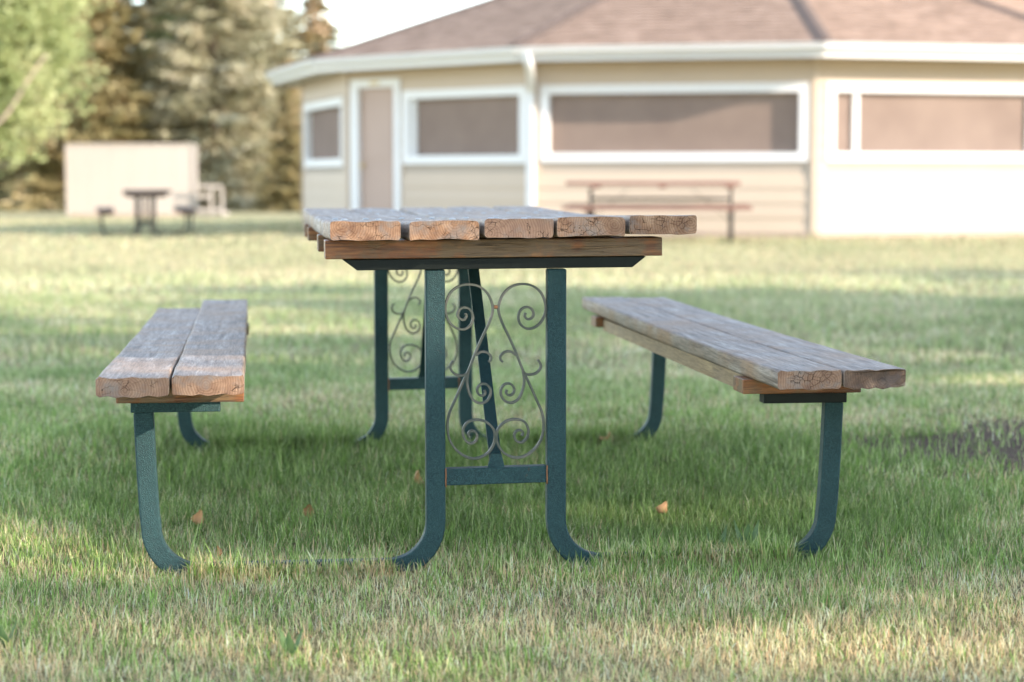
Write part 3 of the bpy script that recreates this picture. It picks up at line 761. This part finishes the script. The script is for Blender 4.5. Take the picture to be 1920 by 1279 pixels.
# ------------------------------------------------------------ trees
def tri_cards(C, Dv, Nv, ln, wd):
    """diamond shaped cards: centres C, long axis Dv, side axis Nv"""
    V = np.stack([C - Dv * ln / 2, C + Nv * wd / 2, C + Dv * ln / 2, C - Nv * wd / 2], 1).reshape(-1, 3)
    return V
def mesh_np(name, V, nq, mat):
    me = bpy.data.meshes.new(name); me.vertices.add(len(V)); me.vertices.foreach_set('co', V.astype(np.float32).ravel())
    me.loops.add(nq * 4); me.loops.foreach_set('vertex_index', np.arange(nq * 4, dtype=np.int32))
    me.polygons.add(nq); me.polygons.foreach_set('loop_start', np.arange(nq, dtype=np.int32) * 4)
    me.update(calc_edges=True); me.materials.append(mat); return me
def unit(a): return a / np.maximum(1e-6, np.linalg.norm(a, axis=1))[:, None]
def spruce_meshes(H_, Rb, seed, n=30000):
    r_ = np.random.RandomState(seed)
    nb = 420; hb = H_ * (.02 + .97 * r_.rand(nb) ** 1.15); az = r_.rand(nb) * 2 * np.pi
    rl_ = Rb * (1 - hb / H_) ** .85 * (.72 + .45 * r_.rand(nb)) + .12
    bi = r_.choice(nb, n, p=(rl_ + .2) / (rl_ + .2).sum())
    t = r_.rand(n) ** .75
    droop = -.18 * t + .30 * np.maximum(0, t - .7)
    rad = rl_[bi] * t; z = hb[bi] + droop * rl_[bi] - .05 * r_.rand(n) * rl_[bi]
    side = r_.randn(n) * .13 * rl_[bi] * (1.1 - t * .6)
    ca, sa = np.cos(az[bi]), np.sin(az[bi])
    C = np.stack([ca * rad - sa * side, sa * rad + ca * side, z - np.abs(r_.randn(n)) * .10], 1)
    Dv = unit(np.stack([ca - sa * r_.randn(n) * .6, sa + ca * r_.randn(n) * .6, -.25 + .35 * r_.randn(n)], 1))
    Nv = unit(np.cross(Dv, unit(r_.randn(n, 3) * .5 + np.array([0, 0, 1]))))
    ln = (.24 + .24 * r_.rand(n))[:, None]; wd = (.08 + .09 * r_.rand(n))[:, None]
    V = tri_cards(C, Dv, Nv, ln, wd)
    nc = 420; hc = H_ * (.55 + .44 * r_.rand(nc)); a2 = r_.rand(nc) * 2 * np.pi; rc = (Rb * (1 - hc / H_) ** .85 + .1) * (.6 + .4 * r_.rand(nc))
    C2 = np.stack([np.cos(a2) * rc, np.sin(a2) * rc, hc - .15], 1)
    D2 = np.tile([[0, 0, 1.]], (nc, 1)); N2 = unit(np.stack([-np.sin(a2) + 0.01, np.cos(a2), 0 * a2], 1) + r_.randn(nc, 3) * .3)
    V2 = tri_cards(C2, D2, N2, .24, .12)
    P = [(0, 0, -.2)] + [(0.02 * math.sin(i), .02 * math.cos(i), H_ * i / 8) for i in range(1, 9)]
    trunk = sweep(P, .24, .24, n=8, side=Vector((1, 0, 0)), taper=[1.1] + [1 - .95 * i / 8 for i in range(1, 9)])
    parts = [trunk]
    for j in range(0, nb, 3):
        e = (math.cos(az[j]) * rl_[j] * .85, math.sin(az[j]) * rl_[j] * .85, hb[j] - .15 * rl_[j])
        parts.append(sweep([(0, 0, hb[j]), e], .028, .028, n=3, taper=[1, .2], closed_ends=False))
    return V, n, V2, nc, join(parts)
variants = []
for i, (h_, rb) in enumerate(((15, 3.3), (17, 3.6), (13, 3.0))):
    V, n, V2, nc, tr = spruce_meshes(h_, rb, 50 + i)
    tm = mesh('trunk', tr[0], tr[1], M['darkbark'], smooth=True)
    variants.append((mesh_np('crown', V, n, M['spruce']), mesh_np('crown', V, n, M['bluespruce']), mesh_np('cones', V2, nc, M['cones']), tm))
def place_spruce(x, y, var, blue, s, rz, label):
    t = thing('spruce_tree', label, 'spruce tree', (x, y, float(ground_z(x, y)) - .05), rz, 'spruces along the edge of the lawn')
    t.scale = (s, s, s)
    if s == .69: t.scale = (s * 1.75, s * 1.75, s)
    obj('crown', variants[var][1 if blue else 0], t); obj('trunk', variants[var][3], t); obj('cones', variants[var][2], t)['kind'] = 'stuff'
    return t
def px(p, Y_): return (p - 960) / 3733 * Y_
sp = [
 (20, 76, 0, 0, .95, 'dark olive spruce showing low behind the pale leafy tree at the left edge'),
 (205, 72, 1, 0, .92, 'olive spruce rising behind the left half of the white board wall'),
 (300, 79, 0, 0, 1.0, 'tall brown green spruce rising behind the right half of the board wall'),
 (405, 70, 1, 1, .95, 'pale blue grey spruce with drooping boughs just right of the board wall'),
 (488, 75, 0, 1, .93, 'silvery spruce between the drooping blue spruce and the pavilion'),
 (448, 86, 1, 0, 1.05, 'brown green spruce half hidden behind the silvery spruce near the pavilion'),
 (160, 69, 0, 0, .9, 'olive spruce close behind the left post of the board wall'),
 (545, 66, 2, 0, .40, 'short dark spruce beside the left corner of the pavilion'),
 (592, 80, 2, 0, .69, 'slim spruce with its pointed top showing above the left end of the pavilion roof'),
 (110, 84, 1, 0, 1.05, 'big spruce behind the gap between the pale leafy tree and the board wall'),
 (-110, 80, 0, 0, 1.0, 'spruce hidden mostly by the pale leafy tree, outermost on the left'),
]
for i, (p, Y_, var, blue, s, lab) in enumerate(sp): place_spruce(px(p, Y_), Y_, var, blue, s, i * 1.3, lab)

def leaf_tree(name, label, x, y, H_, blobs, nleaf, lsize, mat, bark, seed, limbs, cat='tree', group=None, prune=None, trunk_r=.2):
    r_ = np.random.RandomState(seed); z0 = float(ground_z(x, y))
    t = thing(name, label, cat, (x, y, z0), 0, group)
    vol = np.array([b[3] * b[4] * b[5] for b in blobs]) ** .8; bi = r_.choice(len(blobs), nleaf, p=vol / vol.sum())
    Bl = np.array(blobs)
    dirs = unit(r_.randn(nleaf, 3)); rad = r_.rand(nleaf) ** .45
    C = Bl[bi, :3] + dirs * rad[:, None] * Bl[bi, 3:6]
    # group into twigs: pull towards cluster centres
    ncl = max(30, nleaf // 45); cc = C[r_.choice(nleaf, ncl)]
    ci = r_.randint(0, ncl, nleaf); keepc = r_.rand(nleaf) < .75
    C = np.where(keepc[:, None], cc[ci] + r_.randn(nleaf, 3) * .26 * np.array([1.2, 1.2, .8]), C)
    if prune is not None:
        k = prune(C[:, 0] + x, C[:, 1] + y, C[:, 2] + z0, r_); C = C[k]
    n = len(C)
    Dv = unit(r_.randn(n, 3) + np.array([0, 0, -.4])); Nv = unit(np.cross(Dv, r_.randn(n, 3)))
    ls = (lsize * (.7 + .6 * r_.rand(n)))[:, None]
    obj('crown', mesh_np('crown', tri_cards(C, Dv, Nv, ls, ls * .75), n, mat), t)
    parts = []
    for lb in limbs:
        pts = catmull(lb['p'], 4); nn = len(pts)
        parts.append(sweep(pts, lb['r'], lb['r'], n=8, side=Vector((0, 1, .1)).normalized(), taper=[1 - (1 - lb.get('e', .25)) * i / (nn - 1) for i in range(nn)]))
    Vv, Ff = join(parts); obj('trunk', mesh('trunk', Vv, Ff, bark, smooth=True), t)
    return t
def rnd_limbs(H_, seed, r0, crown_lo, spread, n=14):
    rg = random.Random(seed); L_ = [dict(p=[(0, 0, -.2), (.05, .02, H_ * .3), (-.08, .05, H_ * .6), (.05, 0, H_ * .93)], r=r0, e=.15)]
    for i in range(n):
        z = crown_lo + (H_ * .8 - crown_lo) * rg.random(); a = rg.random() * 6.28; l = spread * (1.05 - z / H_ * .6) * rg.uniform(.6, 1)
        L_.append(dict(p=[(0, 0, z), (math.cos(a) * l * .45, math.sin(a) * l * .45, z + l * .25), (math.cos(a + .2) * l, math.sin(a + .2) * l, z + l * rg.uniform(.4, .9))], r=r0 * .32, e=.2))
    return L_
# pale leafy tree at the left edge (about 48 m away), boughs hanging low
Y_ = 50; X0 = px(-60, Y_)
limbs = rnd_limbs(11, 3, .3, 2.4, 3.4, 16)
limbs.append(dict(p=[(-.2, -.4, 1.4), (.35, -1.3, 2.0), (.9, -1.7, 2.15), (1.45, -1.8, 2.5), (2.0, -1.6, 3.4), (2.4, -1.5, 4.0)], r=.07, e=.35))
limbs.append(dict(p=[(0, -.3, 1.8), (-.1, -1.3, 2.1), (.15, -1.7, 2.9), (.3, -1.8, 3.6)], r=.06, e=.4))
leaf_tree('leafy_tree', 'pale yellow green leafy tree with curving bare boughs at the left edge', X0, Y_, 11,
          [(0, 0, 5.2, 2.6, 2.4, 3.2), (-1.6, 0, 3.6, 2, 2, 1.9), (1.2, -.4, 3.9, 1.45, 1.6, 1.9), (.3, .2, 8.2, 2.3, 2.3, 2.4), (1.5, .4, 6.2, 1.6, 1.6, 1.9), (-.3, -.8, 2.4, 1.6, 1.2, 1.4), (1.9, -.2, 4.6, 1.3, 1.3, 2.0), (1.3, -.6, 2.6, 1.1, 1.1, 1.2), (2.0, .3, 6.6, 1.0, 1.1, 2.2)],
          36000, .16, M['aspen'], M['bark'], 12, limbs)
Y_ = 66
leaf_tree('leafy_tree', 'yellowing broad leaved tree rising between the dark spruces above the board wall', px(262, Y_), Y_ + 12, 11,
          [(0, 0, 4.6, 1.6, 1.4, 2.2), (0, 0, 7.6, 1.5, 1.4, 2.5), (.3, 0, 9.5, 1.2, 1.2, 1.8), (-1.0, 0, 6.4, 1.1, 1.1, 1.4)], 9500, .17, M['aspen'], M['bark'], 14, rnd_limbs(11, 8, .16, 3.5, 2.0, 10))
# trees well right of the pavilion (seen only from further round)
for i, (xx, yy) in enumerate(((19, 52), (24, 47), (29, 55))):
    place_spruce(xx, yy, i, 0, .7, i, ('farthest', 'middle', 'outermost')[i] + ' spruce standing beyond the right side of the pavilion')

# unseen shade trees behind right of the camera, leaves culled to shape sun patches
def sunny(hx, hy):
    m = np.zeros(len(hx), bool)
    for cx, cy, rx, ry in SUNP: m |= ((hx - cx) / rx) ** 2 + ((hy - cy) / ry) ** 2 < 1
    m |= hy > 18.6 + (fbm(hx * .5, hx * 0 + 2, 77) - .5) * 1.6
    st = fbm(hx * .38 + hy * .2, hy * 1.15 + hx * .3, 81)
    m |= (st > .70 - .11 * (1 - sstep(3.7, 4.6, hy))) & (hy < 3.9 + 9 * 9)
    return m
SUNP = [(-1.22, 4.27, .42, .26), (-.1, 3.55, 2.2, .16), (1.5, 4.15, 1.1, .10), (-2.2, 3.4, 1.0, .22), (.45, 4.95, .45, .3), (1.35, 5.1, .5, .22), (-2.15, 4.72, 1.05, .41), (-3.2, 9.4, 1.5, .32), (-3.4, 13.7, 3.2, .28), (4.6, 15.4, 2.6, .25), (2.4, 8.0, 1.0, .35), (.35, 4.75, .5, .35),
        (-.3, 4.05, 1.1, .14), (-.8, 3.45, .7, .25), (1.0, 3.82, .6, .12), (.2, 3.3, .9, .2), (-1.2, 5.7, .35, .2), (-1.7, 10.7, 1.2, .3), (1.2, 16.6, 2., .2)]
def prune(x, y, z, r_):  # drops leaves whose shadow would land on a wanted sun patch
    hx, hy = x - SX / TE * z, y - SY / TE * z
    return ~(sunny(hx, hy) & (r_.rand(len(x)) < .985))
st_trees = [(11, 1, 9), (15.5, -3.5, 11.5), (20, 1.5, 10), (24.5, -1, 12), (13, -9, 12), (19, -8, 14), (29, 3, 11.5), (33, -2, 13), (25, -9, 15), (9, -5, 8), (37, 3.5, 11.5)]
wds = ['nearest', 'rough barked', 'round crowned', 'wide', 'leaning', 'tall', 'far', 'second farthest', 'tallest', 'smallest', 'farthest']
for i, (xx, yy, hh) in enumerate(st_trees):
    rg = random.Random(i + 90)
    bl = [(0, 0, hh * .6, hh * .27, hh * .27, hh * .36), (rg.uniform(-1.5, 1.5), rg.uniform(-1.5, 1.5), hh * .42, hh * .24, hh * .24, hh * .2), (rg.uniform(-1, 1), rg.uniform(-1, 1), hh * .8, hh * .17, hh * .17, hh * .2)]
    leaf_tree('shade_tree', wds[i] + ' green shade tree out of view behind right, crown cut to place sun patches', xx, yy, hh, bl, 15000, .26, M['green'], M['darkbark'], 200 + i, rnd_limbs(hh, i, .2, hh * .25, hh * .26, 12),
              group='shade trees on the sunny side of the lawn', prune=prune)

# ------------------------------------------------------------ fallen leaves and weeds in the grass
def gp(p, q):
    """where the line of sight through that photo point meets the lawn"""
    a = math.atan((q - 639.5) / 3733) + R(4.77); Yg = CAM_H / math.tan(a); zc = Yg * math.cos(R(4.77)) + CAM_H * math.sin(R(4.77))
    return (p - 960) / 3733 * zc, Yg
def leaf_mesh(name, ln, wd, curl, mat, lobes=0):
    V = []; F = []; N = 8
    for i in range(N + 1):
        t = i / N; ww = wd * math.sin(math.pi * min(.97, t ** .8 * .95 + .03)) * (1 + .22 * (i % 2) * (lobes > 0))
        for k in (-1, 0, 1): V.append((k * ww / 2, ln * (t - .5), .0 + curl * (abs(k) * .35 + (t - .4) ** 2 * 2) * ln))
    for i in range(N):
        for k in range(2): o_ = i * 3 + k; F.append((o_, o_ + 1, o_ + 4, o_ + 3))
    me = mesh(name, V, F, mat, smooth=True)
    return me
fl = [(370, 1008, .026, 'orange fallen leaf lying beside the foot of the left bench leg'), (778, 925, .028, 'yellow brown fallen leaf just left of the near left table leg'),
      (877, 935, .032, 'large pinkish brown leaf below the crossbar between the table legs'), (1240, 990, .024, 'orange fallen leaf in the grass right of the table legs'),
      (1137, 845, .028, 'tan fallen leaf in the grass beyond the right table leg'), (417, 1073, .017, 'tiny red brown leaf in front of the left ground tube'),
      (577, 988, .024, 'narrow upright dry leaf under the table left of centre')]
for i, (p, q, s, lab) in enumerate(fl):
    x, y = gp(p, q + 18)
    o = obj('fallen_leaf', leaf_mesh('fallen_leaf', s * 1.3, s * 1.05, .7, M['fallen'], 1), None, (x, y, float(ground_z(x, y)) + .030), (R((35, 62, 20, 48, 15, 55, 78)[i]), R((20, -15, 30, -30, 10, -25, 5)[i]), i * 1.1))
    tag(o, lab, 'leaf', 'dry leaves fallen on the lawn')
def weed(p, q, n_, s, lab, up=.9):
    x, y = gp(p, q); t = thing('weed_plant', lab, 'weed', (x, y, float(ground_z(x, y))))
    for i in range(n_):
        a = i * 6.28 / n_ + .5; o = obj('leaf', leaf_mesh('leaf', s, s * .32, .12, M['weed']), t, (math.cos(a) * s * .28, math.sin(a) * s * .28, s * .42), (R(62), 0, a - R(90)))
    return t
weed(1343, 1062, 2, .065, 'small upright broad leaf weed left of the right bench foot')
weed(1400, 1062, 3, .075, 'leaning pale broad leaf weed nearest the right bench foot')
weed(545, 1262, 3, .055, 'dark broad leaf weed low in the dry foreground grass')
weed(10, 1246, 3, .05, 'broad leaf weed at the lower left edge of the lawn')
